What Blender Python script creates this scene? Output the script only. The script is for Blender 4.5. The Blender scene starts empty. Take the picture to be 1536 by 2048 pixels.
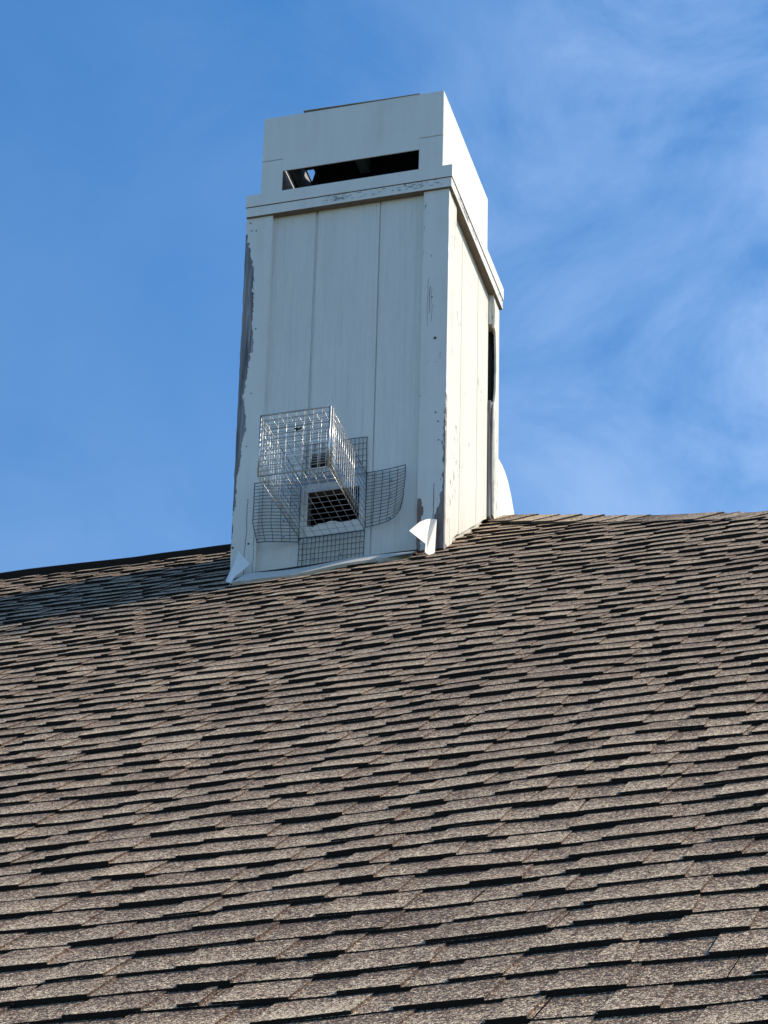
import bpy, math, random
from mathutils import Matrix, Vector, noise
random.seed(7)
S = bpy.context.scene
COL = S.collection
RAD = math.radians

# ------------------------------------------------------------------ camera
CAM = Vector((3.0318, -9.7658, -8.1528))
CR = Vector((0.96360951, 0.26630624, 0.0231885))
CU = Vector((0.12706253, -0.53262674, 0.83675795))
# exact orthonormal basis
CF = CR.cross(CU).normalized() * -1
CF = CU.cross(CR).normalized()
CU = CR.cross(CF).normalized()
FPX = 7000.0
cd = bpy.data.cameras.new('camera'); cam = bpy.data.objects.new('camera', cd); COL.objects.link(cam)
cd.sensor_fit = 'VERTICAL'; cd.sensor_height = 36.0; cd.lens = FPX / 2048 * 36
cd.clip_start = 0.1; cd.clip_end = 3000
m = Matrix(((CR.x, CU.x, -CF.x), (CR.y, CU.y, -CF.y), (CR.z, CU.z, -CF.z)))
cam.matrix_world = Matrix.Translation(CAM) @ m.to_4x4()
S.camera = cam

# ------------------------------------------------------------------ light
SUN_AZ = RAD(22)      # measured from +x towards +y (sun is right of and behind the chimney)
SUN_EL = RAD(45)
sdir = Vector((math.cos(SUN_EL) * math.cos(SUN_AZ), math.cos(SUN_EL) * math.sin(SUN_AZ), math.sin(SUN_EL)))
sl = bpy.data.lights.new('sun', 'SUN'); sl.energy = 4.3; sl.angle = RAD(0.53); sl.color = (1.0, 0.88, 0.67)
so = bpy.data.objects.new('sun', sl); COL.objects.link(so)
so.rotation_euler = sdir.to_track_quat('Z', 'Y').to_euler(); so.location = (8, 4, 6)

W = bpy.data.worlds.new('World'); S.world = W; W.use_nodes = True
nt = W.node_tree; nt.nodes.clear()
def N(t, typ, **kw):
    n = t.nodes.new(typ)
    for k, v in kw.items():
        if k in n.inputs.keys() if isinstance(k, str) else False: n.inputs[k].default_value = v
        else: setattr(n, k, v)
    return n
wo = nt.nodes.new('ShaderNodeOutputWorld'); bg = nt.nodes.new('ShaderNodeBackground'); bg.inputs['Strength'].default_value = 0.145
sky = nt.nodes.new('ShaderNodeTexSky'); sky.sky_type = 'NISHITA'; sky.sun_disc = False
sky.sun_elevation = SUN_EL; sky.sun_rotation = math.pi / 2 - SUN_AZ
sky.air_density = 1.15; sky.dust_density = 0.8; sky.ozone_density = 2.6; sky.altitude = 300
tc = nt.nodes.new('ShaderNodeTexCoord')
mp = nt.nodes.new('ShaderNodeMapping'); mp.inputs['Scale'].default_value = (12, 12, 17); mp.inputs['Rotation'].default_value = (0.3, 0.75, 0.5)
n1 = nt.nodes.new('ShaderNodeTexNoise'); n1.inputs['Scale'].default_value = 1.1; n1.inputs['Detail'].default_value = 13; n1.inputs['Roughness'].default_value = 0.6; n1.inputs['Distortion'].default_value = 0.5
n2 = nt.nodes.new('ShaderNodeTexNoise'); n2.inputs['Scale'].default_value = 5.0; n2.inputs['Detail'].default_value = 4
r1 = nt.nodes.new('ShaderNodeMapRange'); r1.inputs['From Min'].default_value = 0.33; r1.inputs['From Max'].default_value = 0.80
r2 = nt.nodes.new('ShaderNodeMapRange'); r2.inputs['From Min'].default_value = 0.38; r2.inputs['From Max'].default_value = 0.62
r2.inputs['To Min'].default_value = 0.25
# a broad bank of thin cloud lies to the right; its own centre direction
dp = nt.nodes.new('ShaderNodeVectorMath'); dp.operation = 'DOT_PRODUCT'
bank = (CF + CR * 0.13 + CU * 0.15).normalized(); dp.inputs[1].default_value = bank
r3 = nt.nodes.new('ShaderNodeMapRange'); r3.interpolation_type = 'SMOOTHSTEP'
r3.inputs['From Min'].default_value = math.cos(RAD(12)); r3.inputs['From Max'].default_value = math.cos(RAD(1.0))
r3.inputs['To Min'].default_value = 0.12
m1 = nt.nodes.new('ShaderNodeMath'); m1.operation = 'MULTIPLY'; m2 = nt.nodes.new('ShaderNodeMath'); m2.operation = 'MULTIPLY'
m3 = nt.nodes.new('ShaderNodeMath'); m3.operation = 'MULTIPLY'; m3.inputs[1].default_value = 0.70
hs = nt.nodes.new('ShaderNodeHueSaturation'); hs.inputs['Saturation'].default_value = 1.36; hs.inputs['Value'].default_value = 1.0
mx = nt.nodes.new('ShaderNodeMix'); mx.data_type = 'RGBA'; mx.inputs['B'].default_value = (4.9, 6.1, 7.9, 1)
L = nt.links.new
L(tc.outputs['Generated'], mp.inputs['Vector']); L(mp.outputs[0], n1.inputs['Vector']); L(tc.outputs['Generated'], n2.inputs['Vector'])
L(n1.outputs[0], r1.inputs[0]); L(n2.outputs[0], r2.inputs[0]); L(tc.outputs['Generated'], dp.inputs[0]); L(dp.outputs['Value'], r3.inputs[0])
L(r1.outputs[0], m1.inputs[0]); L(r2.outputs[0], m1.inputs[1]); L(m1.outputs[0], m2.inputs[0]); L(r3.outputs[0], m2.inputs[1]); L(m2.outputs[0], m3.inputs[0])
L(sky.outputs[0], hs.inputs['Color']); L(hs.outputs[0], mx.inputs['A']); sz = nt.nodes.new('ShaderNodeSeparateXYZ'); L(tc.outputs['Generated'], sz.inputs[0])
r4 = nt.nodes.new('ShaderNodeMapRange'); r4.inputs['From Min'].default_value = 0.70; r4.inputs['From Max'].default_value = 0.40; r4.inputs['To Max'].default_value = 0.12
m4 = nt.nodes.new('ShaderNodeMath'); m4.operation = 'ADD'
L(sz.outputs['Z'], r4.inputs[0]); L(m3.outputs[0], m4.inputs[0]); L(r4.outputs[0], m4.inputs[1]); L(m4.outputs[0], mx.inputs['Factor']); L(mx.outputs['Result'], bg.inputs[0]); L(bg.outputs[0], wo.inputs[0])

S.view_settings.view_transform = 'Standard'; S.view_settings.look = 'None'
S.view_settings.gamma = 1; S.view_settings.use_curve_mapping = False
S.view_settings.exposure = 0.33
S.render.engine = 'CYCLES'

# ------------------------------------------------------------------ materials
class G:
    """tiny node-graph helper"""
    def __init__(s, name):
        s.m = bpy.data.materials.new(name); s.m.use_nodes = True
        s.t = s.m.node_tree; s.b = s.t.nodes['Principled BSDF']; s.tc = s.t.nodes.new('ShaderNodeTexCoord')
    def link(s, a, b): s.t.links.new(a, b)
    def val(s, sock, v):
        if hasattr(v, 'links') or isinstance(v, bpy.types.NodeSocket): s.link(v, sock)
        else: sock.default_value = v
    def math(s, op, a, b=None, c=None, clamp=False):
        n = s.t.nodes.new('ShaderNodeMath'); n.operation = op; n.use_clamp = clamp
        s.val(n.inputs[0], a)
        if b is not None: s.val(n.inputs[1], b)
        if c is not None: s.val(n.inputs[2], c)
        return n.outputs[0]
    def coord(s, scale=(1, 1, 1), loc=(0, 0, 0)):
        n = s.t.nodes.new('ShaderNodeMapping'); n.inputs['Scale'].default_value = scale; n.inputs['Location'].default_value = loc
        s.link(s.tc.outputs['Object'], n.inputs[0]); return n.outputs[0]
    def xyz(s):
        n = s.t.nodes.new('ShaderNodeSeparateXYZ'); s.link(s.tc.outputs['Object'], n.inputs[0]); return n.outputs
    def noise(s, vec, scale, detail=4, rough=0.5, dist=0):
        n = s.t.nodes.new('ShaderNodeTexNoise'); s.link(vec, n.inputs['Vector'])
        n.inputs['Scale'].default_value = scale; n.inputs['Detail'].default_value = detail
        n.inputs['Roughness'].default_value = rough; n.inputs['Distortion'].default_value = dist
        return n.outputs[0]
    def rng(s, v, a, b, c=0, d=1, smooth=False):
        n = s.t.nodes.new('ShaderNodeMapRange'); s.val(n.inputs[0], v)
        for i, q in enumerate((a, b, c, d)): n.inputs[i + 1].default_value = q
        if smooth: n.interpolation_type = 'SMOOTHSTEP'
        return n.outputs[0]
    def ramp(s, v, pts, const=False):
        n = s.t.nodes.new('ShaderNodeValToRGB'); s.val(n.inputs[0], v); r = n.color_ramp
        if const: r.interpolation = 'CONSTANT'
        while len(r.elements) < len(pts): r.elements.new(0.5)
        for e, (p, c) in zip(r.elements, pts):
            e.position = p; e.color = (c, c, c, 1) if not hasattr(c, '__len__') else (*c, 1)
        return n.outputs[0]
    def mix(s, f, a, b):
        n = s.t.nodes.new('ShaderNodeMix'); n.data_type = 'RGBA'; s.val(n.inputs['Factor'], f)
        s.val(n.inputs['A'], (*a, 1) if isinstance(a, tuple) else a); s.val(n.inputs['B'], (*b, 1) if isinstance(b, tuple) else b)
        return n.outputs['Result']
    def bump(s, h, dist, strength=1.0, prev=None):
        n = s.t.nodes.new('ShaderNodeBump'); n.inputs['Distance'].default_value = dist; n.inputs['Strength'].default_value = strength
        s.link(h, n.inputs['Height'])
        if prev is not None: s.link(prev, n.inputs['Normal'])
        return n.outputs[0]
    def done(s, col, rough=0.6, normal=None, metal=0.0, spec=0.4):
        s.val(s.b.inputs['Base Color'], (*col, 1) if isinstance(col, tuple) else col)
        s.val(s.b.inputs['Roughness'], rough); s.b.inputs['Metallic'].default_value = metal
        s.b.inputs['Specular IOR Level'].default_value = spec
        if normal is not None: s.link(normal, s.b.inputs['Normal'])
        return s.m

PAINT = (0.76, 0.765, 0.74)
def grey_wood(g):
    c = g.coord((70, 70, 3.2))
    n = g.noise(c, 1.0, 6, 0.65, 0.4)
    return g.ramp(n, [(0.30, (0.045, 0.043, 0.045)), (0.46, (0.17, 0.17, 0.18)), (0.60, (0.30, 0.295, 0.30)), (0.76, (0.42, 0.41, 0.40))]), n
def paint_mat(name, peels=(), flakes=0.0, dots=True, grain=1.0, grime=0.5, flake_box=None, crack=None, brown=False, col=PAINT, rough=0.55, fsc=(55, 55, 16)):
    """old white paint; peels = list of (axis, edge, sign, ztable[(z,width)]) where paint is gone and grey wood shows"""
    g = G(name); X = g.xyz(); ob = g.coord()
    big = g.noise(ob, 3.1, 5, 0.6)
    streak = g.noise(g.coord((14, 14, 1.2)), 1.0, 5, 0.6)
    f = g.math('MULTIPLY', g.rng(streak, 0.42, 0.75), g.rng(big, 0.35, 0.7))
    base = g.mix(g.math('MULTIPLY', f, grime), col, (0.44, 0.42, 0.36))
    fine = g.noise(ob, 160, 3, 0.6)
    base = g.mix(g.rng(fine, 0.35, 0.7, 0, 0.10), base, (0.50, 0.50, 0.48))
    mask = None
    rag = g.noise(g.coord((90, 90, 45)), 1.0, 5, 0.7); rag2 = g.noise(g.coord((30, 30, 13)), 1.0, 3, 0.5)
    ragv = g.math('ADD', g.math('MULTIPLY', g.math('SUBTRACT', rag, 0.5), 0.034), g.math('MULTIPLY', g.math('SUBTRACT', rag2, 0.5), 0.042))
    for ax, edge, sign, tab in peels:
        z0 = tab[0][0]; z1 = tab[-1][0]
        zt = g.rng(X['Z'], z0, z1)
        w = g.ramp(zt, [((z - z0) / (z1 - z0), wd / 0.1) for z, wd in tab])
        d = g.math('MULTIPLY', g.math('SUBTRACT', X[ax], edge), sign)
        wd = g.math('MULTIPLY', w, 0.1)
        on = g.math('GREATER_THAN', wd, 0.002)
        q = g.math('MULTIPLY', g.math('LESS_THAN', g.math('ADD', d, ragv), wd), on)
        mask = q if mask is None else g.math('MAXIMUM', mask, q)
    if flakes > 0:
        fl = g.noise(g.coord(fsc, (3, 1, 2)), 1.0, 6, 0.7, 0.3); reg = g.noise(g.coord((6, 6, 4)), 1.0, 2)
        reg = g.math('ADD', g.math('MULTIPLY', reg, 0.55), g.rng(X['X'], -0.1, 0.4, 0, 0.10) if flake_box else 0.0)
        q = g.math('GREATER_THAN', g.math('ADD', fl, reg), 1.075 - flakes)
        if flake_box:
            for ax, lo, hi in flake_box:
                q = g.math('MULTIPLY', q, g.math('MULTIPLY', g.math('GREATER_THAN', X[ax], lo), g.math('LESS_THAN', X[ax], hi)))
        mask = q if mask is None else g.math('MAXIMUM', mask, q)
    if crack:
        for ax, c0, zlo, zhi, wdt in crack:
            wob = g.math('MULTIPLY', g.math('SUBTRACT', g.noise(g.coord((0, 0, 9), (c0 * 31, 0, 0)), 1.0, 4, 0.6), 0.5), 0.022)
            q = g.math('LESS_THAN', g.math('ABSOLUTE', g.math('SUBTRACT', g.math('ADD', X[ax], wob), c0)), wdt)
            q = g.math('MULTIPLY', q, g.math('MULTIPLY', g.math('GREATER_THAN', X['Z'], zlo), g.math('LESS_THAN', X['Z'], zhi)))
            mask = q if mask is None else g.math('MAXIMUM', mask, q)
    wood, wn = grey_wood(g)
    if brown: wood = g.mix(g.rng(g.noise(g.coord((40, 40, 6)), 1.0, 3), 0.4, 0.7), wood, (0.20, 0.12, 0.085))
    if dots:
        v = g.t.nodes.new('ShaderNodeTexVoronoi'); v.inputs['Scale'].default_value = 15; g.link(ob, v.inputs['Vector'])
        sep = g.t.nodes.new('ShaderNodeSeparateColor'); g.link(v.outputs['Color'], sep.inputs[0])
        q = g.math('MULTIPLY', g.math('LESS_THAN', v.outputs['Distance'], 0.055), g.math('GREATER_THAN', sep.outputs[0], 0.70))
        base = g.mix(g.math('MULTIPLY', q, 0.7), base, (0.10, 0.09, 0.08))
    col_ = base if mask is None else g.mix(mask, base, wood)
    gr = g.noise(g.coord((75, 75, 2.6)), 1.0, 5, 0.6, 1.6)
    gr2 = g.noise(g.coord((240, 240, 30)), 1.0, 3, 0.6)
    nrm = g.bump(gr, 0.0022 * grain, 0.8); nrm = g.bump(gr2, 0.0005, 0.6, nrm)
    if mask is not None:
        inv = g.math('SUBTRACT', 1.0, mask); nrm = g.bump(inv, 0.0015, 0.7, nrm)
        nrm = g.bump(g.math('MULTIPLY', wn, mask), 0.006, 0.9, nrm)
    return g.done(col_, rough, nrm, 0, 0.35)

def metal_mat(name, col=(0.55, 0.56, 0.57), rough=0.38, metal=0.9):
    g = G(name); n = g.noise(g.coord(), 55, 5, 0.6)
    c = g.mix(g.rng(n, 0.3, 0.7), col, tuple(v * 0.72 for v in col))
    return g.done(c, g.rng(n, 0.2, 0.8, rough - 0.06, rough + 0.14), None, metal, 0.5)
def plain(name, col, rough=0.8, sc=20, var=0.35):
    g = G(name); n = g.noise(g.coord(), sc, 6, 0.6)
    c = g.mix(n, col, tuple(v * (1 - var) for v in col))
    return g.done(c, rough, g.bump(n, 0.004, 0.5))
def shingle_mat(name):
    g = G(name)
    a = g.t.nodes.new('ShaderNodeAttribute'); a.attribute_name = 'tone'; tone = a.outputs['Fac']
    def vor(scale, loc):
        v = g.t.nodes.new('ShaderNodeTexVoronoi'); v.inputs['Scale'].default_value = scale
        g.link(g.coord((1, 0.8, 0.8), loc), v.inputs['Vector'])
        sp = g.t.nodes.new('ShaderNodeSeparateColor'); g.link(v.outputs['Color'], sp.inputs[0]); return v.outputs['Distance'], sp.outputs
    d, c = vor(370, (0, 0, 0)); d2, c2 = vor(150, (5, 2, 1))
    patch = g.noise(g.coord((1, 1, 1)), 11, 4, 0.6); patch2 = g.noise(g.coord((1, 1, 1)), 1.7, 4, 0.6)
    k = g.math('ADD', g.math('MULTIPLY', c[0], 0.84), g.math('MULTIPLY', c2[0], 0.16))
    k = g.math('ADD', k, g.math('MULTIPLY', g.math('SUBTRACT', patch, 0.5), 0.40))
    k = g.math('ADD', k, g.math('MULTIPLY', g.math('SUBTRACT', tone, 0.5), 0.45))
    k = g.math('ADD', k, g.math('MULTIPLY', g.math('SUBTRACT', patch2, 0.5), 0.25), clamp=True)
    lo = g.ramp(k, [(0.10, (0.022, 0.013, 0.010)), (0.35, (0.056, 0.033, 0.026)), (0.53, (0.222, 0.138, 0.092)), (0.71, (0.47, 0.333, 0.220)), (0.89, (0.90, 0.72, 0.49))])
    hue = g.mix(g.math('GREATER_THAN', c[1], 0.92), lo, g.mix(0.5, lo, (0.20, 0.21, 0.20)))
    hue = g.mix(g.math('GREATER_THAN', c[2], 0.85), hue, g.mix(0.5, hue, (0.16, 0.065, 0.045)))
    nrm = g.bump(g.math('SUBTRACT', 1.0, d), 0.0016, 0.9)
    return g.done(hue, 0.85, nrm, 0, 0.25)

M_SH = shingle_mat('shingle_granules')
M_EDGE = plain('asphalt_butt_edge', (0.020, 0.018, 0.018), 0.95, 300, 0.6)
M_DARK = plain('dark_ridge_plastic', (0.016, 0.016, 0.018), 0.8, 30)
M_SIDE = paint_mat('painted_siding', grain=2.8, dots=False, grime=0.2)
M_SIDE2 = paint_mat('painted_siding_sun_toned', flakes=0.10, grain=1.0, dots=False, grime=0.55, col=(0.70, 0.69, 0.63))  # same white paint, its colour toned creamier for the sunlit side
M_TRIM = paint_mat('painted_trim', grain=0.5, grime=0.4)
M_BAND = paint_mat('painted_frieze_peeling', flakes=0.165, flake_box=[('X', -0.10, 0.3995), ('Z', -0.088, -0.057)], grain=0.5, grime=0.45, fsc=(48, 48, 130),
                   )
M_CAP = paint_mat('painted_sheet_metal_cap', grain=0.12, dots=False, grime=0.45, rough=0.5)
M_METAL_PALE = plain('lightened_white_flashing', (0.86, 0.86, 0.84), 0.45, 9, 0.08)  # same metal as the other flashing, colour lightened to look better lit
M_METALW = plain('white_flashing_metal', (0.61, 0.605, 0.57), 0.5, 9, 0.2)
M_WIRE = metal_mat('galvanised_wire', (0.55, 0.56, 0.56), 0.30, 1.0)
M_WIRE_SHADE = metal_mat('shade_darkened_wire', (0.10, 0.11, 0.115), 0.5, 0.6)  # dark copy of the galvanised wire, with the flanges' shade in its colour
M_PLATE = metal_mat('galvanised_plate', (0.42, 0.45, 0.46), 0.42, 0.8)
M_BLACK = plain('plain_black_metal', (0.035, 0.036, 0.038), 0.85, 20)  # on the cap lid this black paints in the unlit underside
M_GREYM = plain('grey_painted_strut', (0.42, 0.45, 0.46), 0.7, 20)
M_INNER = plain('dark_inner_panel', (0.045, 0.036, 0.030), 0.9, 15)  # dark colour keeps the hollow inside of the chimney black
M_UNDER = plain('stained_shaded_underside', (0.26, 0.21, 0.165), 0.85, 25, 0.6)  # weathered brown, darkened to paint in the shadow strip below the frieze
M_RAW = plain('raw_cut_wood', (0.16, 0.13, 0.11), 0.9, 60)
M_WALL = plain('house_siding_paint', (0.60, 0.60, 0.56), 0.7, 4, 0.15)
M_GRASS = plain('lawn_ground', (0.065, 0.085, 0.035), 0.95, 3, 0.5)

# ------------------------------------------------------------------ mesh helpers
DT = 0.30
class MB:
    def __init__(s): s.v = []; s.f = []; s.mi = []; s.tone = []
    def add(s, vs, fs, mi=0, tone=0.5):
        b = len(s.v); s.v += [tuple(p) for p in vs]
        for f in fs: s.f.append(tuple(b + i for i in f)); s.mi.append(mi); s.tone.append(tone)
    def box(s, a, b, mi=0):
        (x0, y0, z0), (x1, y1, z1) = a, b
        s.add([(x0, y0, z0), (x1, y0, z0), (x1, y1, z0), (x0, y1, z0), (x0, y0, z1), (x1, y0, z1), (x1, y1, z1), (x0, y1, z1)],
              [(0, 3, 2, 1), (4, 5, 6, 7), (0, 1, 5, 4), (1, 2, 6, 5), (2, 3, 7, 6), (3, 0, 4, 7)], mi)
    def prism(s, poly, d, mi=0):
        """poly = 3D points of one face, d = offset vector (thickness)"""
        n = len(poly); d = Vector(d); b = [tuple(Vector(p) + d) for p in poly]
        s.add(list(poly) + b, [tuple(range(n))] + [tuple(reversed(range(n, 2 * n)))] + [(i, n + i, n + (i + 1) % n, (i + 1) % n) for i in range(n)], mi)
    def wire(s, pts, r, mi=0, k=6):
        P = [Vector(p) for p in pts]
        rings = []
        for i, p in enumerate(P):
            t = (P[min(i + 1, len(P) - 1)] - P[max(i - 1, 0)]).normalized()
            u = t.cross(Vector((0.31, 0.2, 0.93)));
            if u.length < 0.05: u = t.cross(Vector((1, 0, 0)))
            u.normalize(); w = t.cross(u)
            rings.append([p + (u * math.cos(2 * math.pi * j / k) + w * math.sin(2 * math.pi * j / k)) * r for j in range(k)])
        vs = [q for ring in rings for q in ring]
        fs = [(i * k + j, i * k + (j + 1) % k, (i + 1) * k + (j + 1) % k, (i + 1) * k + j) for i in range(len(P) - 1) for j in range(k)]
        fs += [tuple(reversed(range(k))), tuple(range(len(vs) - k, len(vs)))]
        s.add(vs, fs, mi)
    def build(s, name, mats, parent=None, bevel=0, smooth=False):
        me = bpy.data.meshes.new(name); me.from_pydata(s.v, [], s.f)
        for mm in (mats if isinstance(mats, (list, tuple)) else [mats]): me.materials.append(mm)
        me.polygons.foreach_set('material_index', s.mi)
        if any(t != 0.5 for t in s.tone):
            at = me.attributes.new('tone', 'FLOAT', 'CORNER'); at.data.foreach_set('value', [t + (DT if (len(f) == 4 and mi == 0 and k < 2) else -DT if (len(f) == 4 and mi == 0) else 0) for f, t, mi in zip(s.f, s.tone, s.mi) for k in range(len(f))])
        if smooth: me.polygons.foreach_set('use_smooth', [True] * len(s.f))
        me.update()
        o = bpy.data.objects.new(name, me); COL.objects.link(o)
        if parent is not None:
            o.parent = parent
            r = Vector(parent.get('_o', (0, 0, 0))); o.location = -r if parent.type == 'EMPTY' else (0, 0, 0)
        if bevel:
            md = o.modifiers.new('bevel', 'BEVEL'); md.width = bevel; md.segments = 2; md.limit_method = 'ANGLE'; md.angle_limit = RAD(50)
        return o
def thing(name, loc, label, cat):
    o = bpy.data.objects.new(name, None); o.location = loc; COL.objects.link(o)
    o['_o'] = list(loc); o['label'] = label; o['category'] = cat; o.empty_display_size = 0.2
    return o

# ------------------------------------------------------------------ roof frame
AL = 0.6722703; CA, SA, TA = math.cos(AL), math.sin(AL), math.tan(AL)
E0 = 0.01367; A = 0.39867; D = 0.79416; HM = 1.69246
EXPO = 0.143
V_RIDGE = 1.27
V_EAVE = -8.35
def wob(x, v):
    return (0.0032 * math.sin(x * 4.1 + v * 1.3 + 0.6) + 0.0026 * math.sin(x * 9.3 - v * 2.1) + 0.0035 * math.sin(x * 1.7 + 2.0 + v * 0.5)
            + 0.0022 * math.sin(v * 5.3 + x * 2.2))
def RP(x, v, h=0.0):
    h += 0.7 * wob(x, v)
    return (x, E0 + v * CA - h * SA, -HM + v * SA + h * CA)
HIP0 = (0.501, 0.728)
def hip_x(y): return HIP0[0] + (HIP0[1] - y) * 1.2146
def roof_z(y): return -HM + (y - E0) * TA
Y_RIDGE = E0 + V_RIDGE * CA; Z_RIDGE = roof_z(Y_RIDGE); X_RIDGE = hip_x(Y_RIDGE)
Y_EAVE = E0 + V_EAVE * CA; Z_EAVE = roof_z(Y_EAVE); X_HIPE = hip_x(Y_EAVE); X_LEFT = -6.5
Z_GROUND = -9.76
def project(p):
    d = Vector(p) - CAM; w = d.dot(CF); return 768 + FPX * d.dot(CR) / w, 1024 - FPX * d.dot(CU) / w

# ------------------------------------------------------------------ ground
b = MB(); R_ = 900
b.add([(-R_, -R_, Z_GROUND), (R_, -R_, Z_GROUND), (R_, R_, Z_GROUND), (-R_, R_, Z_GROUND)], [(0, 1, 2, 3)])
o = b.build('ground', M_GRASS); o['kind'] = 'structure'

# ------------------------------------------------------------------ house
house = thing('house', (0, Y_RIDGE, Z_GROUND), 'house with a brown and tan asphalt shingle roof', 'house')
yb = 2 * Y_RIDGE - Y_EAVE            # back eave
zr = Z_RIDGE - 0.012
b = MB()
# underlying deck: front slope, back slope, hip end, gable end, soffit
ze = Z_EAVE - 0.012
deck = [(X_LEFT, Y_EAVE, ze), (X_HIPE, Y_EAVE, ze), (X_RIDGE, Y_RIDGE, zr), (X_LEFT, Y_RIDGE, zr), (X_HIPE, yb, ze), (X_LEFT, yb, ze)]
b.add(deck, [(0, 1, 2, 3), (3, 2, 4, 5), (1, 4, 2), (0, 3, 5), (0, 5, 4, 1)])
roof = b.build('roof', [M_SH], house)
b = MB(); ov = 0.45
b.box((X_LEFT + 0.05, Y_EAVE + ov, Z_GROUND), (X_HIPE - ov, yb - ov, Z_EAVE - 0.02)); b.build('wall', M_WALL, house)
b = MB(); b.box((X_LEFT, Y_EAVE - 0.03, Z_EAVE - 0.20), (X_HIPE, Y_EAVE - 0.004, Z_EAVE - 0.016)); b.build('fascia', M_TRIM, house)

def shingle(b, v0, xa, xb, rnd, fine=True):
    """one laminated strip shingle: a base sheet with thicker tabs on top, butt at v0"""
    step = 0.06 if fine else 0.35
    tabs = []; x = xa + rnd.uniform(-0.06, 0.10)
    while x < xb:
        w = rnd.uniform(0.055, 0.20)
        t0, t1 = max(x, xa), min(x + w, xb)
        if t1 - t0 > 0.02: tabs.append((t0, t1))
        x += w + rnd.uniform(0.05, 0.15)
    lay = EXPO + 0.022
    jit = rnd.uniform(-0.003, 0.003); hb = rnd.uniform(0.0068, 0.0080)
    def grid(x0, x1, h0, h1, va, vb, tone, sides, bot=-0.0012, slant=0):
        n = max(1, int(round((x1 - x0) / step))); vs = []
        for i in range(n + 1):
            x = x0 + (x1 - x0) * i / n; r = rnd.uniform(-0.0024, 0.0024); rh = rnd.uniform(-0.0006, 0.0006) + 0.0018 * noise.noise(Vector((x * 7.0, v0 * 3.7, 1.0)))
            k = (-slant if i == 0 else slant if i == n else 0)
            vs += [RP(x, va + r, bot), RP(x, va + r, h0 + rh), RP(x + k, vb, h1)]
        fs = []; mi = []
        for i in range(n):
            p = i * 3; b_ = len(b.v)
        base = len(b.v)
        b.v += vs
        for i in range(n):
            p = base + i * 3
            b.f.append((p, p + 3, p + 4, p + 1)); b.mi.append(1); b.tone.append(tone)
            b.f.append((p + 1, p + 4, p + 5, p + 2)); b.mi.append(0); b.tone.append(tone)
        if sides:
            q = len(b.v)
            xl, xr = x0, x1
            b.v += [RP(xl - slant, vb, 0.0), RP(xr + slant, vb, 0.0)]
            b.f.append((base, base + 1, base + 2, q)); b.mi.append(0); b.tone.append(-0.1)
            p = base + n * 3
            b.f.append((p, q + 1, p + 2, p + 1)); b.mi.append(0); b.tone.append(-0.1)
    bt = rnd.uniform(0.40, 0.52)
    grid(xa + 0.0012, xb - 0.0012, hb, 0.0006, v0 + jit, v0 + lay, bt, False)
    for (t0, t1) in tabs:
        tt = rnd.uniform(0.40, 0.68)
        grid(t0, t1, hb + rnd.uniform(0.0036, 0.0052), rnd.uniform(0.0032, 0.0044), v0 + jit - 0.0004, v0 + lay - 0.004, tt, True, bot=-0.0010, slant=rnd.uniform(-0.014, 0.006))

rnd = random.Random(21)
strips = []
k0 = int((-0.34 - V_EAVE) / EXPO)
nc = 0
v = -0.34 - k0 * EXPO
while v < V_RIDGE - 0.03:
    y = E0 + v * CA; xr = min(hip_x(y) - 0.02, 7.0); x = X_LEFT + rnd.uniform(0, 0.9) * -1
    while x < xr:
        xa, xb = max(x, X_LEFT), min(x + 1.0, xr)
        if xb - xa > 0.08: strips.append((v, xa, xb))
        x += 1.0
    v += EXPO
def seen(s):
    v, xa, xb = s; n = 8; c = 0
    for i in range(n + 1):
        px, py = project(RP(xa + (xb - xa) * i / n, v + 0.05, 0))
        if -60 < px < 1596 and py < 2110: c += 1
    return c
vis = [(seen(s), s) for s in strips]
inview = [s for c, s in vis if c > 0]
inview.sort(key=lambda s: s[0])
parts, rest = inview[:300], inview[300:]
other = [s for c, s in vis if c == 0]
for s in parts:
    b = MB(); shingle(b, *s, rnd); b.build('shingle', [M_SH, M_EDGE], roof)
b = MB()
for s in rest: shingle(b, *s, rnd)
for s in other: shingle(b, *s, rnd, fine=(s[0] < 2 and -3 < s[1] < 4))
o = b.build('shingle_field', [M_SH, M_EDGE], roof); o['kind'] = 'stuff'
print('shingles', len(parts), len(rest), len(other))

# ridge vent: dark plastic strip, shaded side towards us
b = MB(); n = 60
x0, x1 = X_LEFT, X_RIDGE - 0.05
sec = [(-0.062, -0.010), (-0.060, 0.031), (0.0, 0.022), (0.060, 0.031), (0.062, -0.010)]
rings = []
for i in range(n + 1):
    x = x0 + (x1 - x0) * i / n
    dz = 0.004 * math.sin(x * 3.1) + 0.003 * math.sin(x * 7.7 + 1) + random.uniform(-0.0012, 0.0012)
    ring = []
    for s_, h in sec:
        vv = V_RIDGE - abs(s_)
        yy = Y_RIDGE + math.copysign(abs(s_) * CA, s_) if s_ else Y_RIDGE
        ring.append((x, yy - (SA * h if s_ < 0 else -SA * h if s_ > 0 else 0), roof_z(Y_RIDGE) - abs(s_) * SA + h * (CA if s_ else 1.15) + dz))
    rings.append(ring)
k = len(sec)
b.add([p for r in rings for p in r], [(i * k + j, (i + 1) * k + j, (i + 1) * k + j + 1, i * k + j + 1) for i in range(n) for j in range(k - 1)] + [tuple(range(k))], 0)
b.build('ridge_vent', M_DARK, roof)
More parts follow.
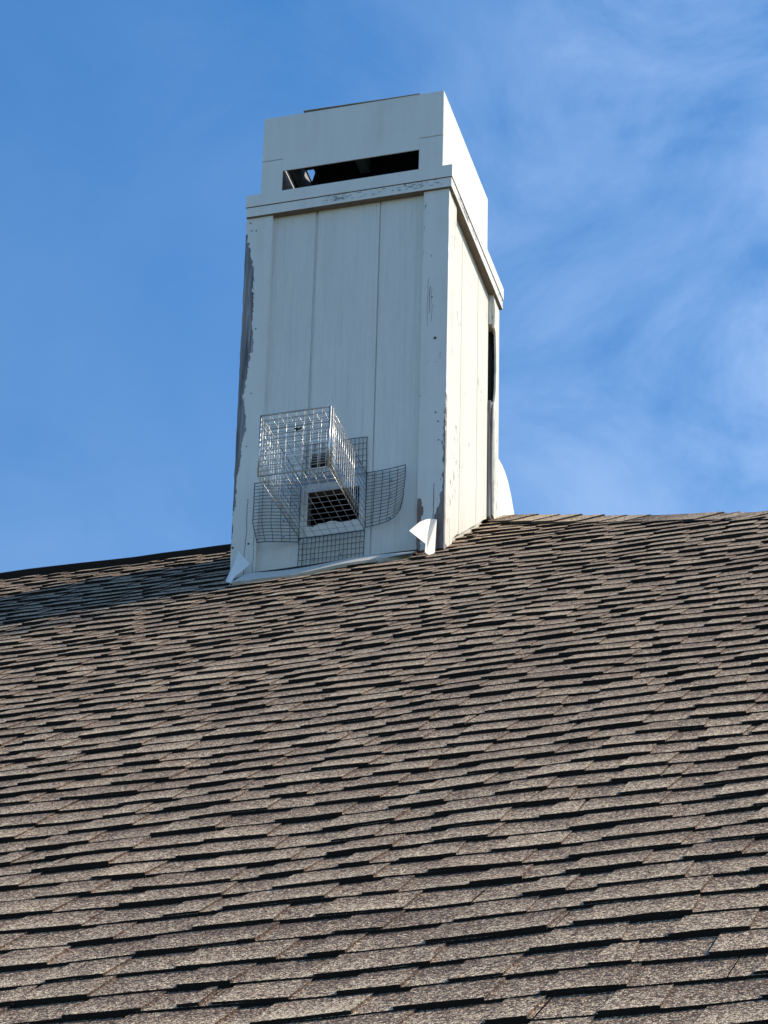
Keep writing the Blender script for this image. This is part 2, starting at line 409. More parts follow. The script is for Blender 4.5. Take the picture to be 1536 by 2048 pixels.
# thin cap shingles on top of the vent, and thicker ones down the hip
def cap(p, q, wl, wr, nl, nr, t0, t1, rnd):
    """one folded cap shingle from p (low end, butt) to q; nl/nr = down-slope unit vectors either side"""
    b = MB(); p, q = Vector(p), Vector(q); up = Vector((0, 0, 1))
    for (c, tt, far) in ((p, t0, False), (q, t1, True)): pass
    def sec_(c, t):
        return [c + nl * wl + up * (t * 0.9), c + nl * (wl * 0.5) + up * (t + 0.001), c + up * (t + 0.003), c + nr * (wr * 0.5) + up * (t + 0.001), c + nr * wr + up * (t * 0.9)]
    j = rnd.uniform(-0.003, 0.003)
    top0 = sec_(p, t0 + j); top1 = sec_(q, t1); bot0 = sec_(p, t0 + j - 0.007)
    vs = top0 + top1 + bot0
    n = 5; tn = rnd.uniform(0.3, 0.9)
    b.add(vs, [(i, i + 1, n + i + 1, n + i) for i in range(n - 1)], 0, tn)
    b.add(vs, [(2 * n + i, 2 * n + i + 1, i + 1, i) for i in range(n - 1)], 1, tn)
    s0 = [vs[0], vs[n], Vector(vs[n]) - up * 0.006, vs[2 * n]]; b.add(s0, [(0, 1, 2, 3)], 1, tn)
    s1 = [vs[4], vs[2 * n + 4], Vector(vs[n + 4]) - up * 0.006, vs[n + 4]]; b.add(s1, [(0, 1, 2, 3)], 1, tn)
    return b
nf = Vector((0, -CA, -SA)); nb = Vector((0, CA, -SA))
x = X_RIDGE - 0.02; i = 0
while x > X_LEFT + 0.3:
    dz = 0.004 * math.sin(x * 3.1) + 0.003 * math.sin(x * 7.7 + 1)
    c = cap((x - 0.3, Y_RIDGE, Z_RIDGE + 0.0 + dz), (x, Y_RIDGE, Z_RIDGE + 0.0 + dz), 0.04, 0.04, nf, nb, 0.004, 0.0, rnd)
    c.build('ridge_cap', [M_DARK, M_DARK], roof); x -= 0.145
hd = Vector((1.2146, -1.0, -TA)).normalized()      # down the hip
hp = Vector((X_RIDGE, Y_RIDGE, Z_RIDGE))
hn = Vector((-hd.y, hd.x, 0)).normalized()         # horizontal, to the right/back of the hip
nl = (Vector((-1, 0, 0)) * 1.0); nl = (nl - hd * nl.dot(hd)); nl.y = nl.y; 
# down-slope on the front face, perpendicular to hip, lying in the front roof plane
nf_plane = Vector((0, -SA, CA)); nl = hd.cross(nf_plane).normalized()
if nl.x > 0: nl = -nl
side = Vector((0, 1, 0)); npl = hd.cross(side).normalized()
if npl.z < 0: npl = -npl
nr2 = hd.cross(npl).normalized()
if nr2.y < 0: nr2 = -nr2
Lh = (Vector((X_HIPE, Y_EAVE, Z_EAVE)) - hp).length
t = 0.0
hips = MB()
i = 0
while t + 0.28 < Lh:
    wv = 0.004 * math.sin(t * 5) + 0.004 * math.sin(t * 2.3 + 1)
    q = hp + hd * t + Vector((0, 0, 0.006 + wv)); p = hp + hd * (t + 0.29) + Vector((0, 0, 0.006 + wv))
    c = cap(p, q, 0.125, 0.125, nl, nr2, 0.007 + rnd.uniform(0, 0.004), 0.003, rnd)
    c.build('hip_cap', [M_SH, M_EDGE], roof)
    t += 0.145; i += 1

# ------------------------------------------------------------------ chimney
ch = thing('chimney', (0, D / 2, roof_z(D / 2)), 'tall white wooden chimney with peeling corner boards and a slotted cap on the roof', 'chimney')
xo = A - E0                      # outer face of corner boards
T = 0.019
YS = E0 + T                      # face of the front siding
XS = xo - T                      # face of the right siding
# front siding boards -------------------------------------------------
def front_board(x0, x1, zb0, zb1, hole=None, mat=M_SIDE):
    b = MB(); t = 0.014; ztop = -0.085
    if hole is None:
        nseg = 8; pts = [(x0, YS, ztop)]
        for i in range(nseg + 1):
            u = i / nseg; pts.append((x0 + (x1 - x0) * u, YS, zb0 + (zb1 - zb0) * u + random.uniform(-0.004, 0.004)))
        pts.append((x1, YS, ztop)); b.prism(pts, (0, t, 0))
    else:
        hx0, hx1, hz0, hz1 = hole; nb_ = 9
        b.prism([(x0, YS, ztop), (x0, YS, hz1), (x1, YS, hz1), (x1, YS, ztop)], (0, t, 0))
        b.prism([(x0, YS, hz1), (x0, YS, hz0), (hx0, YS, hz0), (hx0, YS, hz1)], (0, t, 0))
        if x1 - hx1 > 0.002: b.prism([(hx1, YS, hz1), (hx1, YS, hz0), (x1, YS, hz0), (x1, YS, hz1)], (0, t, 0))
        rag = [(hx0 + (hx1 - hx0) * i / nb_, YS, hz0 + (random.uniform(-0.010, 0.007) if 0 < i < nb_ else 0)) for i in range(nb_ + 1)]
        bot = [(x0, YS, zb0)] + [(x0 + (x1 - x0) * i / 6, YS, zb0 + (zb1 - zb0) * i / 6 + random.uniform(-0.004, 0.004)) for i in range(1, 6)] + [(x1, YS, zb1)]
        b.prism([(x0, YS, hz0)] + bot + [(x1, YS, hz0)] + list(reversed(rag)), (0, t, 0))
    # shiplap tongue recessed behind the next board
    b.box((x1 - 0.002, YS + 0.0065, max(zb0, zb1)), (x1 + 0.012, YS + 0.0135, ztop))
    return b.build('siding_board', mat, ch, bevel=0.0018)
HOLE = (-0.117, 0.073, -1.494, -1.356)
front_board(-0.300, -0.1320, -1.668, -1.676)
front_board(-0.1220, 0.1150, -1.676, -1.680, hole=HOLE)
front_board(0.1195, 0.2885, -1.676, -1.676)
hx0, hx1, hz0, hz1 = HOLE
b = MB(); b.prism([(hx0 + 0.0006, YS + 0.0006, hz0 - 0.004), (hx0 + 0.0006, YS + 0.0006, hz1), (hx0 + 0.0006, YS + 0.040, hz1), (hx0 + 0.0006, YS + 0.040, hz0 - 0.004)], (0.0015, 0, 0))
b.build('hole_edge', M_RAW, ch)
b = MB(); b.prism([(hx0 + 0.003, YS + 0.0006, hz1 - 0.0006), (hx1 - 0.001, YS + 0.0006, hz1 - 0.0006), (hx1 - 0.001, YS + 0.040, hz1 - 0.0006), (hx0 + 0.003, YS + 0.040, hz1 - 0.0006)], (0, 0, -0.0015)); b.build('hole_edge', M_RAW, ch)
# right siding boards -------------------------------------------------
def right_board(y0, y1, mat=M_SIDE2):
    b = MB(); ztop = -0.085; n = 6
    pts = [(XS, y0, ztop)]
    for i in range(n + 1):
        y = y0 + (y1 - y0) * i / n; pts.append((XS, y, roof_z(y) + 0.032 + random.uniform(-0.004, 0.004)))
    pts.append((XS, y1, ztop))
    b.prism(list(reversed(pts)), (-0.014, 0, 0))
    return b.build('siding_board', mat, ch, bevel=0.0012)
right_board(0.128, 0.2835); right_board(0.2875, 0.5240); right_board(0.5280, 0.6840)
# left and back siding (away from the camera)
b = MB(); b.prism([(-XS, E0 + 0.08, -0.085), (-XS, E0 + 0.08, roof_z(E0 + 0.08) + 0.03), (-XS, D - 0.10, roof_z(D - 0.10) + 0.03), (-XS, D - 0.10, -0.085)], (0.014, 0, 0)); b.build('siding_panel', M_SIDE, ch)
b = MB(); b.box((-xo + 0.08, D - YS - 0.014, roof_z(D) + 0.03), (xo - 0.08, D - YS, -0.085)); b.build('siding_panel', M_SIDE, ch)
# corner boards ---------------------------------------------------------
M_CFL = paint_mat('corner_board_peeled_left', peels=[('X', -xo - 0.006, 1, [(-1.42, 0.004), (-1.30, 0.012), (-1.16, 0.024), (-1.08, 0.030), (-0.96, 0.028), (-0.90, 0.020), (-0.80, 0.036), (-0.62, 0.040), (-0.50, 0.038), (-0.38, 0.034), (-0.30, 0.022), (-0.22, 0.012), (-0.19, 0.006), (-0.17, 0.001)])],
                  crack=[('X', -0.335, -1.72, -1.36, 0.0013), ('X', -0.303, -1.69, -1.50, 0.0010)], flakes=0.04, grain=0.7)
M_CFR = paint_mat('corner_board_peeled_right', peels=[('X', xo, -1, [(-1.72, 0.050), (-1.62, 0.048), (-1.56, 0.038), (-1.50, 0.020), (-1.42, 0.012), (-1.30, 0.006), (-1.1, 0.006), (-1.0, 0.001)]),
                                                     ('X', 0.293, 1, [(-1.60, 0.002), (-1.55, 0.010), (-1.51, 0.018), (-1.48, 0.006), (-1.45, 0.001)])],
                  crack=[('X', 0.345, -1.58, -1.40, 0.0014), ('X', 0.318, -0.66, -0.54, 0.0014), ('X', 0.326, -0.70, -0.55, 0.0008), ('X', 0.311, -0.72, -0.50, 0.0007)], flakes=0.10, grain=0.7, brown=True)
M_CRR = paint_mat('corner_board_sun_toned', flakes=0.13, grain=0.7, grime=0.7, brown=True, col=(0.70, 0.69, 0.63),  # white paint with the sunlit side's warm tone in its colour
                  peels=[('Z', -1.66, 1, [(-1.72, 0.03), (-1.6, 0.02), (-1.5, 0.0)])], crack=[('Y', 0.095, -1.66, -1.50, 0.0015)])
M_CBR = paint_mat('corner_board_rotten', flakes=0.14, grain=0.9, grime=0.6, brown=False, col=(0.70, 0.69, 0.63),  # paint colour warmed for sunlight here too
                  peels=[('Y', 0.688, 1, [(-1.1, 0.032), (-0.9, 0.026), (-0.8, 0.024), (-0.62, 0.018), (-0.5, 0.008), (-0.4, 0.001)])],
                  crack=[('Y', 0.722, -0.95, -0.62, 0.0025), ('Y', 0.735, -1.08, -0.80, 0.0016)])
def ragged(name, fn, zlo, zhi, mat, thick, lab=None, dn=None):
    """vertical board whose two long edges follow fn(z)->(p,q) 3D points"""
    b = MB(); n = 46; L_, R2 = [], []
    for i in range(n + 1):
        z = zlo + (zhi - zlo) * i / n; p, q = fn(z); L_.append(p); R2.append(q)
    vs = L_ + R2; d = Vector(thick); m_ = len(vs)
    b.add(vs + [tuple(Vector(p) + d) for p in vs], [])
    for i in range(n):
        a0, a1, c0, c1 = i, i + 1, n + 1 + i, n + 2 + i
        b.f += [(a0, c0, c1, a1), (m_ + a0, m_ + a1, m_ + c1, m_ + c0), (a0, a1, m_ + a1, m_ + a0), (c0, m_ + c0, m_ + c1, c1)]
    b.f += [(0, m_, m_ + n + 1, n + 1), (n, 2 * n + 1, m_ + 2 * n + 1, m_ + n)]
    b.mi += [0] * (4 * n + 2); b.tone += [0.5] * (4 * n + 2)
    o = b.build(name, mat, ch)
    if lab: o['label'] = lab
    return o
rj = random.Random(3)
def jz(z, s, a=0.0018): return a * noise.noise(Vector((z * 23, s, 0))) + a * 0.8 * noise.noise(Vector((z * 70, s, 3)))
ragged('corner_board', lambda z: ((-xo - 0.0125 * (1 + z / 1.7) + jz(z, 1, 0.003), E0, z), (-0.2935 + jz(z, 2, 0.0012), E0, z)), -1.700, -0.1015, M_CFL, (0, T + 0.016, 0), 'corner board with a long strip of bare grey wood along its edge')
ragged('corner_board', lambda z: ((0.2885 + jz(z, 5, 0.002), E0, z), (xo + jz(z, 6, 0.0012), E0, z)), -1.672, -0.1015, M_CFR, (0, T, 0), 'corner board bare and brown at its foot')
ragged('corner_board', lambda z: ((xo - 0.001, E0 + T + 0.001, z), (xo - 0.001, 0.128, max(z, roof_z(0.128) + 0.018))), -1.665, -0.1015, M_CRR, (-T, 0, 0))
TAB = [(-1.09, .696), (-0.95, .690), (-0.80, .688), (-0.66, .689), (-0.62, .694), (-0.565, .722), (-0.52, .732), (-0.45, .734), (-0.43, .738), (-0.33, .735), (-0.275, .726), (-0.245, .724), (-0.236, .692), (-0.225, .690), (-0.10, .688)]
def tabv(z, tab):
    for (a0, b0), (a1, b1) in zip(tab, tab[1:]):
        if a0 <= z <= a1: return b0 + (b1 - b0) * (z - a0) / (a1 - a0)
    return tab[0][1] if z < tab[0][0] else tab[-1][1]
ragged('corner_board', lambda z: ((xo, max(tabv(z, TAB), 0.6865) + jz(z, 8, 0.003), z), (xo, D - E0, z)), roof_z(0.74) + 0.01, -0.1015, M_CBR, (-0.007, 0, 0), 'rotten corner board with a dark open gap')
for za, zb in ((roof_z(0.70) + 0.03, -0.595), (-0.238, -0.1015)):
    b = MB(); b.box((XS - 0.012, 0.6850, za), (xo - 0.0074, D - E0 - 0.002, zb)); b.build('corner_board_backing', M_CBR, ch)
b = MB(); b.box((0.29, 0.752, -1.05), (xo - 0.0078, 0.760, -0.1015)); b.build('inner_dark_baffle', M_INNER, ch)  # added panel, blocks the sky behind the rotten gap
# curled strip of loose wood at the top of that gap
b = MB(); n = 12; vs = []
for i in range(n + 1):
    z = -0.115 - 0.135 * i / n; w = 0.012 * (1 - 0.65 * max(0, (i - 8) / 4)); bow = 0.010 * math.sin(math.pi * i / n)
    vs += [(xo + 0.001 + bow * 0.5, 0.700 - w * 0.9, z), (xo + 0.002 + bow * 0.5, 0.700 + w * 0.9, z), (xo - 0.006 + bow * .6, 0.700 - w, z), (xo - 0.006 + bow * .6, 0.700 + w, z)]
b.add(vs, [(i * 4 + j, i * 4 + [1, 3, 0, 2][j], (i + 1) * 4 + [1, 3, 0, 2][j], (i + 1) * 4 + j) for i in range(n) for j in range(4)] + [(0, 2, 3, 1), (n * 4, n * 4 + 1, n * 4 + 3, n * 4 + 2)])
b.build('loose_splinter', M_CRR, ch)
# back-left / back-right hidden boards
b = MB(); b.box((-xo, E0 + T + 0.018, roof_z(0.03)), (-xo + T, 0.12, -0.1015)); b.build('corner_board', M_TRIM, ch)
b = MB(); b.box((-xo, D - 0.11, roof_z(D)), (-xo + T, D - E0, -0.1015)); b.build('corner_board', M_TRIM, ch)
b = MB(); b.box((-xo + T + 0.002, D - E0 - T, roof_z(D)), (-xo + 0.11, D - E0, -0.1015)); b.build('corner_board', M_TRIM, ch)
b = MB(); b.box((xo - 0.11, D - E0 - T, roof_z(D)), (xo - T - 0.002, D - E0, -0.1015)); b.build('corner_board', M_TRIM, ch)
for (x, z, r) in ((-0.356, -0.163, .003), (-0.374, -0.16, .0028), (-0.38, -0.123, .003), (-0.338, -0.618, .003), (-0.342, -0.905, .0025), (-0.322, -1.552, .0045), (-0.380, -1.560, .0045), (0.341, -0.775, .006), (0.348, -1.10, .0035), (0.358, -1.14, .003), (0.361, -1.22, .003), (0.327, -0.59, .003)):
    b = MB(); b.wire([(x, E0 - 0.0012, z), (x, E0 + 0.002, z)], r, k=7); b.build('nail_hole', M_RAW, ch)
# dark baffle panels, added inside so the hole and the gap show black
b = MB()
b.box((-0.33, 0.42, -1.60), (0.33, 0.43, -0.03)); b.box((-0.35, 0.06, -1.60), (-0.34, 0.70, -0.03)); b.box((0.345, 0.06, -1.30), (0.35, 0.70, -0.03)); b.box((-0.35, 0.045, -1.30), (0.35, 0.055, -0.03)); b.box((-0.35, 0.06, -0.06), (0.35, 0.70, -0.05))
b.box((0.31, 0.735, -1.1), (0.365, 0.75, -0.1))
b.build('inner_dark_baffle', M_INNER, ch)
# frieze boards (two courses) round the top
def frieze(z0, z1, ins, mat, tk=0.045):
    a_, y0, y1 = A - ins, ins, D - ins
    b = MB(); b.box((-a_, y0, z0), (a_, y0 + tk, z1)); b.mi[0] = 1; b.build('frieze_board', [mat, M_UNDER], ch, bevel=0.0015)
    b = MB(); b.box((a_ - tk, y0 + tk + 0.001, z0), (a_ + 0.0006, y1, z1)); b.mi[0] = 1; b.build('frieze_board', [mat, M_UNDER], ch, bevel=0.0015)
    b = MB(); b.box((-a_, y0 + tk + 0.001, z0), (-a_ + tk, y1, z1)); b.build('frieze_board', mat, ch, bevel=0.0015)
    b = MB(); b.box((-a_ + tk + 0.001, y1 - tk, z0), (a_ - tk - 0.001, y1, z1)); b.build('frieze_board', mat, ch, bevel=0.0015)
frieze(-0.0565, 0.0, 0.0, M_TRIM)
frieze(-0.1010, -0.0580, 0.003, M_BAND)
b = MB(); b.box((-A + 0.046, 0.046, -0.02), (A - 0.046, D - 0.046, -0.004)); b.build('top_ledge', M_INNER, ch)
# metal cap ---------------------------------------------------------------
cx0, cx1, cy0, cy1, cz = -0.3437, 0.3606, 0.003, 0.6814, 0.3620
t = 0.004
b = MB()   # header with lowered middle part
b.prism([(cx0, cy0, cz), (cx0, cy0, 0.1545), (-0.2625, cy0, 0.1545), (-0.2625, cy0, 0.0955), (0.2700, cy0, 0.0955), (0.2700, cy0, 0.1500), (cx1, cy0, 0.1500), (cx1, cy0, cz)], (0, t, 0))
b.build('cap_header_panel', M_CAP, ch, bevel=0.0008)
b = MB(); b.prism([(-0.2612, cy0 + 0.0015, 0.1525), (cx0, cy0 + 0.0015, 0.1525), (cx0, cy0 + 0.0015, 0.0005), (-0.2612, cy0 + 0.0015, 0.0005)], (0, t, 0)); b.build('cap_leg', M_CAP, ch)
b = MB(); b.prism([(0.2688, cy0 + 0.0015, 0.148), (0.2688, cy0 + 0.0015, 0.0005), (cx1 - 0.0005, cy0 + 0.0015, 0.0005), (cx1 - 0.0005, cy0 + 0.0015, 0.148)], (0, t, 0)); b.build('cap_leg', M_CAP, ch)
b = MB(); b.box((cx1 - t, cy0 + 0.006, 0.0005), (cx1, cy1, cz)); b.build('cap_side_panel', M_CAP, ch)
b = MB(); b.box((cx0, cy0 + 0.006, 0.0005), (cx0 + t, cy1, cz)); b.build('cap_side_panel', M_CAP, ch)
b = MB(); b.box((cx0 + t + .001, cy1 - t, 0.11), (cx1 - t - .001, cy1, cz)); b.box((cx0 + t + .001, cy1 - t, 0.0005), (cx0 + 0.08, cy1, 0.1095)); b.box((cx1 - 0.09, cy1 - t, 0.0005), (cx1 - t - .001, cy1, 0.1095)); b.build('cap_back_panel', M_CAP, ch)
# inner lid with a gap along the left wall and a torn corner hole
zl = 0.345; b = MB()
lx0, lx1, ly0, ly1 = -0.312, cx1 - 0.006, cy0 + 0.008, cy1 - 0.006
hole = [(-0.2692, 0.3191), (-0.2421, 0.3204), (-0.2416, 0.3392), (-0.2683, 0.3892), (-0.2700, 0.3836)]
def flat(pts): b.prism([(x, y, zl) for x, y in pts], (0, 0, 0.002))
flat([(lx0, ly0), (lx1, ly0), (lx1, 0.3191), (lx0, 0.3191)])
flat([(lx0, 0.3191), (-0.2692, 0.3191), (-0.2700, 0.3836), (-0.2683, 0.3892), (lx0, 0.3892)])
flat([(-0.2421, 0.3204), (lx1, 0.3204), (lx1, 0.3892), (-0.2683, 0.3892), (-0.2416, 0.3392)])
flat([(lx0, 0.3892), (lx1, 0.3892), (lx1, ly1), (lx0, ly1)])
b.prism([(cx0 + 0.0045, ly0, zl), (-0.321, ly0, zl), (-0.321, ly1, zl), (cx0 + 0.0045, ly1, zl)], (0, 0, 0.002)); b.prism([(-0.3208, ly0, zl), (-0.3122, ly0, zl), (-0.3122, 0.22, zl), (-0.3208, 0.22, zl)], (0, 0, 0.002))
b.build('cap_lid', M_BLACK, ch)
b = MB(); b.box((-0.2235 + .006, 0.32, 0.20), (0.30, 0.62, 0.343)); b.build('flue_shroud', M_BLACK, ch)
b = MB(); b.box((-0.050, 0.02, 0.285), (-0.012, 0.318, 0.344)); b.build('cap_strut', M_GREYM, ch)
b = MB(); b.box((-0.303, 0.02, 0.27), (-0.274, 0.40, 0.342)); b.build('cap_strut', M_GREYM, ch)
# loose sheet lying on the cap
b = MB(); b.prism([(-0.19, 0.0, 0.3700), (-0.12, 0.0, 0.3690), (-0.005, 0.0, 0.3665), (0.12, 0.0, 0.3645), (0.27, 0.0, 0.3635), (0.27, 0.60, 0.3640), (-0.19, 0.60, 0.3700)], (0, 0, 0.0014))
o = b.build('loose_cap_sheet', M_METALW, ch)
b = MB(); b.wire([(0.25, 0.02, 0.366), (0.256, 0.02, 0.3755)], 0.004, k=6); b.wire([(0.262, 0.02, 0.366), (0.27, 0.03, 0.372)], 0.003, k=6); b.build('screw', M_WIRE, ch)

# flashing at the foot ------------------------------------------------------
b = MB(); n = 26; vs = []
for i in range(n + 1):
    x = -0.300 + 0.60 * i / n; u = i / n
    va = -0.055 - 0.045 * math.sin(math.pi * min(1, u * 1.6)) * (1 - u) - 0.012 * math.sin(x * 21)
    vb = -0.27 + 0.17 * u ** 1.5 + random.uniform(-0.008, 0.008)
    w = 0.016 + 0.003 * math.sin(x * 17)
    vs += [RP(x, va, w + 0.004), RP(x, (va + vb) / 2, w + 0.003), RP(x, vb, w), RP(x, vb, w - 0.012)]
b.add(vs, [(i * 4 + j, (i + 1) * 4 + j, (i + 1) * 4 + j + 1, i * 4 + j + 1) for i in range(n) for j in range(3)])
b.build('apron_flashing', M_METALW, ch, smooth=False)
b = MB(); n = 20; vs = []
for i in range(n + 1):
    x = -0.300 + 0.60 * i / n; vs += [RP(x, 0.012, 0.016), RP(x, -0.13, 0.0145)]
b.add(vs, [(2 * i, 2 * i + 2, 2 * i + 3, 2 * i + 1) for i in range(n)]); b.build('siding_shadow_strip', M_EDGE, ch)  # dark strip painted in for the shadow under the siding's bottom edge
for (ya, yb_, hh) in ((0.135, 0.36, 0.05), (0.362, 0.555, 0.058), (0.560, 0.665, 0.055)):
    b = MB()
    b.prism([(XS - 0.0185, ya, roof_z(ya) + 0.07), (XS - 0.0185, ya, roof_z(ya) + 0.006), (XS - 0.0185, yb_, roof_z(ya) + 0.006 + (yb_ - ya) * TA * 0.86), (XS - 0.0185, yb_, roof_z(yb_) + 0.07)], (0.0035, 0, 0))
    b.build('step_flashing', M_METALW, ch)
def sheet(name, pts, th, lab, fold=None):
    b = MB(); b.prism(pts, th); o = b.build(name, M_METALW, ch); o['label'] = lab; return o
# bent-out flashing at the sunny corner: curled sheet in three facets
fr = [(0.3024, -0.1343, -1.6848), (0.3185, -0.0603, -1.6045), (0.3320, -0.0250, -1.5730), (0.3458, -0.0799, -1.7099)]
b = MB(); th = (0.0012, -0.0008, 0.0004)
b.prism(fr, th); b.prism([(0.3320, -0.0250, -1.5730), (0.3400, -0.0020, -1.5570), (0.3440, -0.0500, -1.6500), (0.3520, -0.0950, -1.7560), (0.3501, -0.1023, -1.7588), (0.3458, -0.0799, -1.7099)], (0.0016, 0.0004, 0.0004))
b.prism([(0.3400, -0.0020, -1.5570), (0.3620, 0.0020, -1.5600), (0.3670, -0.0250, -1.6500), (0.3740, -0.0600, -1.7380), (0.3600, -0.0850, -1.7600), (0.3520, -0.0950, -1.7560), (0.3440, -0.0500, -1.6500)], (0.0003, 0.0018, 0.0004))
o = b.build('bent_flashing', M_METALW, ch); o['label'] = 'bright flashing piece bent out at the sunny corner'
b = MB()
b.prism([(-0.3507, -0.006, -1.5916), (-0.3401, -0.1312, -1.7951), (-0.3097, -0.0863, -1.7325), (-0.2912, -0.0492, -1.6786)], (0, -0.0014, 0.0008))
b.prism([(-0.3620, 0.002, -1.62), (-0.3720, -0.060, -1.7400), (-0.3450, -0.148, -1.8295), (-0.3253, -0.1502, -1.8300), (-0.3246, -0.1041, -1.7565), (-0.3401, -0.1312, -1.7951)], (0, -0.0014, 0.0006))
o = b.build('bent_flashing', M_METAL_PALE, ch); o['label'] = 'pale triangular flashing piece bent out at the shaded corner'
b = MB(); pB = [(0.3639, 0.8125, -0.7465), (0.3867, 0.8308, -0.7948), (0.3968, 0.8377, -0.8236), (0.4072, 0.8432, -0.8645), (0.4182, 0.8463, -0.9249), (0.4259, 0.8468, -0.9795), (0.4336, 0.8475, -1.0314), (0.4075, 0.8139, -1.0599), (0.3757, 0.7731, -1.0941)]
b.prism(pB, (-0.001, 0.0006, 0)); o = b.build('bent_flashing', M_METAL_PALE, ch); o['label'] = 'curled flashing sheet standing up behind the chimney'

# ------------------------------------------------------------------ wire cage trap
tx0, tx1, tz0, tz1 = -0.141, 0.096, -1.547, -1.309          # at the wall
ox0, ox1, oz0, oz1 = -0.149, 0.0985, -1.583, -1.334         # outer end
YW, YO = YS - 0.006, -0.428
trap = thing('cage_trap', (-0.02, YW, -1.547), 'square galvanised wire cage trap mounted over the dark hole low on the chimney front', 'cage trap')
def CP(u, w, d):
    """u 0..1 across, w 0..1 up, d 0..1 outwards"""
    xa = tx0 + (tx1 - tx0) * u; xb = ox0 + (ox1 - ox0) * u
    za = tz0 + (tz1 - tz0) * w; zb = oz0 + (oz1 - oz0) * w
    return (xa + (xb - xa) * d, YW + (YO - YW) * d, za + (zb - za) * d)
RW = 0.0011
def jj(p, a=0.0012): return tuple(c + random.uniform(-a, a) for c in p)
def grid_panel(name, fn, nu, nv, r=RW, mat=M_WIRE, rf=None, segs=3, jit=0.0004):
    b = MB()
    for i in range(nu + 1):
        rr = rf if rf and i in (0, nu) else r
        b.wire([jj(fn(i / nu, k / segs), jit) for k in range(segs + 1)], rr)
    for j in range(nv + 1):
        rr = rf if rf and j in (0, nv) else r
        b.wire([jj(fn(k / segs, j / nv), jit) for k in range(segs + 1)], rr)
    return b.build(name, mat, trap, smooth=True)
LN = 0.46
nd1 = 18; nd2 = 18
grid_panel('end_panel', lambda a, c: CP(a, c, 1), 8, 12, r=0.0012)['label'] = 'outer end of the cage'
grid_panel('side_panel', lambda a, c: CP(1, c, a), nd1, 9)
grid_panel('side_panel', lambda a, c: CP(0, c, a), nd2, 9)
grid_panel('bottom_panel', lambda a, c: CP(a, 0, c), 8, 12, r=0.0009)
grid_panel('top_panel', lambda a, c: CP(a, 1, c), 8, 12)
grid_panel('inner_door', lambda a, c: CP(0.03 + a * 0.94, 0.03 + c * 0.94, 0.80 + 0.03 * c), 8, 9, r=0.0010, rf=0.002)
b = MB()
for q0, q1 in (((0, 0), (1, 0)), ((1, 0), (1, 1)), ((1, 1), (0, 1)), ((0, 1), (0, 0))):
    b.wire([CP(*q0, 1.004), CP(*q1, 1.004)], 0.0032 if q0 != (1, 0) else 0.0042, k=6)
b.wire([CP(1.03, 0.02, 0.985), CP(1.03, 0.99, 0.985)], 0.0024, k=6)
for q in ((0, 0), (1, 0), (1, 1), (0, 1)): b.wire([CP(*q, 0), CP(*q, 1)], 0.0017, k=6)
b.build('cage_frame', M_WIRE, trap, smooth=True)
b = MB(); b.wire([CP(0.50, 0.70, 1.01), CP(0.555, 0.685, 1.01), CP(0.60, 0.70, 1.01)], 0.0035, k=6); b.wire([CP(0.53, 0.71, 1.01), CP(0.53, 0.67, 1.01)], 0.004, k=6); b.build('latch', M_BLACK, trap)
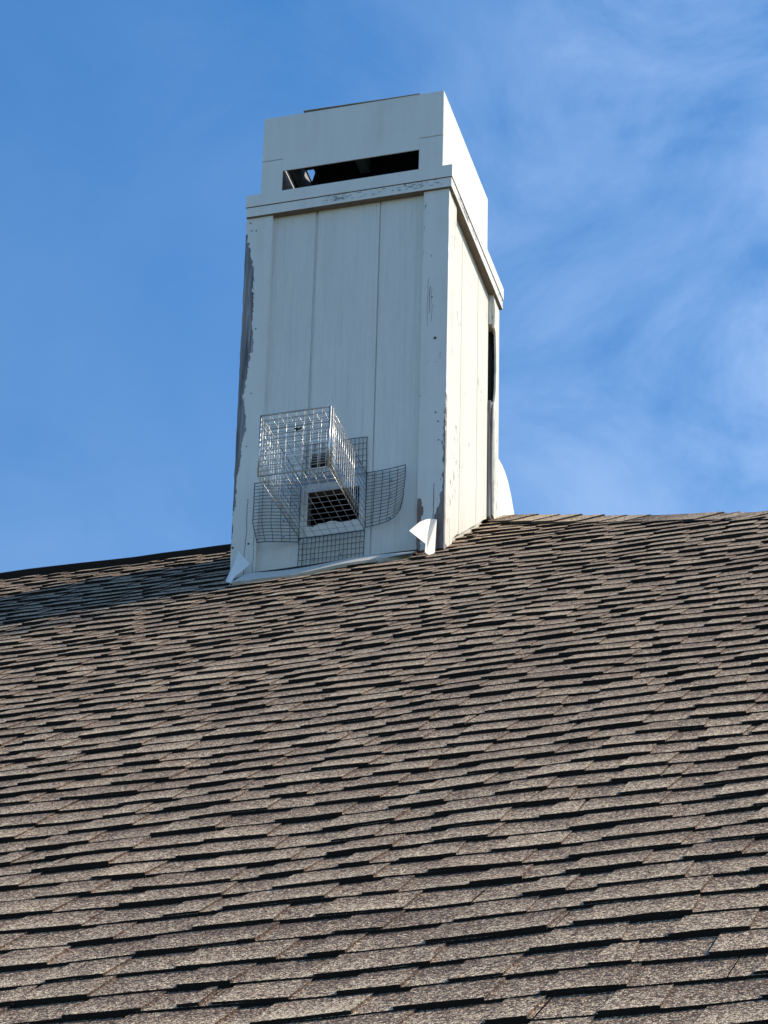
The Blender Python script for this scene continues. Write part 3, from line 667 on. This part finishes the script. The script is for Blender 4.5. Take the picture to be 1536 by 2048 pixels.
# one way door: solid plate, toothed wire and its rods
b = MB(); b.prism([(-0.128, -0.03, -1.338), (0.03, -0.03, -1.338), (0.03, -0.065, -1.392), (-0.128, -0.065, -1.392)], (0, -0.0015, -0.001)); b.build('door_plate', M_PLATE, trap)
b = MB(); zz = []
for i in range(15): zz.append((-0.135 + 0.0155 * i, -0.07 - 0.004 * (i % 2), -1.392 - (0.030 if i % 2 else 0.0)))
b.wire(zz, 0.0012); b.build('door_teeth', M_WIRE, trap)
b = MB(); b.box((-0.075, -0.10, -1.326), (-0.004, -0.065, -1.286)); b.build('trigger_box', M_BLACK, trap)
for pts, r in (([(0.088, -0.242, -1.5417), (0.093, -0.142, -1.4231), (0.095, -0.10, -1.50)], 0.0015), ([(0.06, -0.30, -1.47), (0.092, -0.22, -1.55)], 0.0018), ([(-0.03, -0.30, -1.36), (0.08, -0.30, -1.37)], 0.0014)):
    b = MB(); b.wire(pts, r); b.build('door_rod', M_WIRE, trap)
# mounting flanges of flat mesh on the siding
def flange(lab, fn, nu, nv, mat=M_WIRE_SHADE): 
    o = grid_panel('mounting_flange', fn, nu, nv, r=0.0011, mat=mat, rf=0.0016, segs=6, jit=0.0007); o['label'] = lab
YF = YS - 0.005
def f_right(a, c):
    z = -1.506 + 0.197 * c; z1 = -1.506 + 0.197 * c
    lift = 0.006 + 0.016 * a * a + 0.020 * a * (1 - c) ** 2
    zz_ = -1.538 + (0.229) * c if a < 0.6 else -1.538 + 0.229 * c + 0.03 * ((a - 0.6) / 0.4) ** 2 * (1 - c)
    return (tx1 + 0.002 + (0.241 - tx1) * a - 0.010 * a * (1 - c) ** 3, YS - lift, zz_)
flange('mesh flange curling off the wall on the sunny side of the cage', f_right, 5, 16)
def f_left(a, c):
    z = -1.563 + 0.252 * c
    return (tx0 - 0.002 - 0.162 * a + 0.020 * a * max(0, 0.35 - c) / 0.35, YS - 0.006 - 0.030 * min(1, a * 1.3), z)
flange('mesh flange lapping onto the peeling corner board', f_left, 5, 18)
flange('mesh flange above the cage', lambda a, c: (tx0 + (tx1 - tx0) * a, YS - 0.005 - 0.003 * c, tz1 + 0.002 + 0.150 * c), 16, 6)
flange('mesh flange below the cage', lambda a, c: (tx0 + (tx1 - tx0) * a, YS - 0.005 - 0.006 * c, tz0 - 0.002 - 0.142 * c), 16, 6)
for (x, z, y) in ((0.188, -1.413, YS - .014), (0.188, -1.430, YS - .014), (0.190, -1.359, YS - .012), (0.190, -1.521, YS - .018), (-0.195, -1.542, YS - .02), (-0.197, -1.473, YS - .02), (-0.090, -1.641, YS - .008), (0.011, -1.635, YS - .008)):
    b = MB(); b.wire([(x, y, z), (x, y - 0.003, z)], 0.0052, k=10); b.wire([(x, y - 0.0031, z), (x, y - 0.006, z)], 0.0028, k=6); b.build('screw', M_WIRE, trap)

for o in list(bpy.data.objects):
    if '_o' in o.keys(): del o['_o']
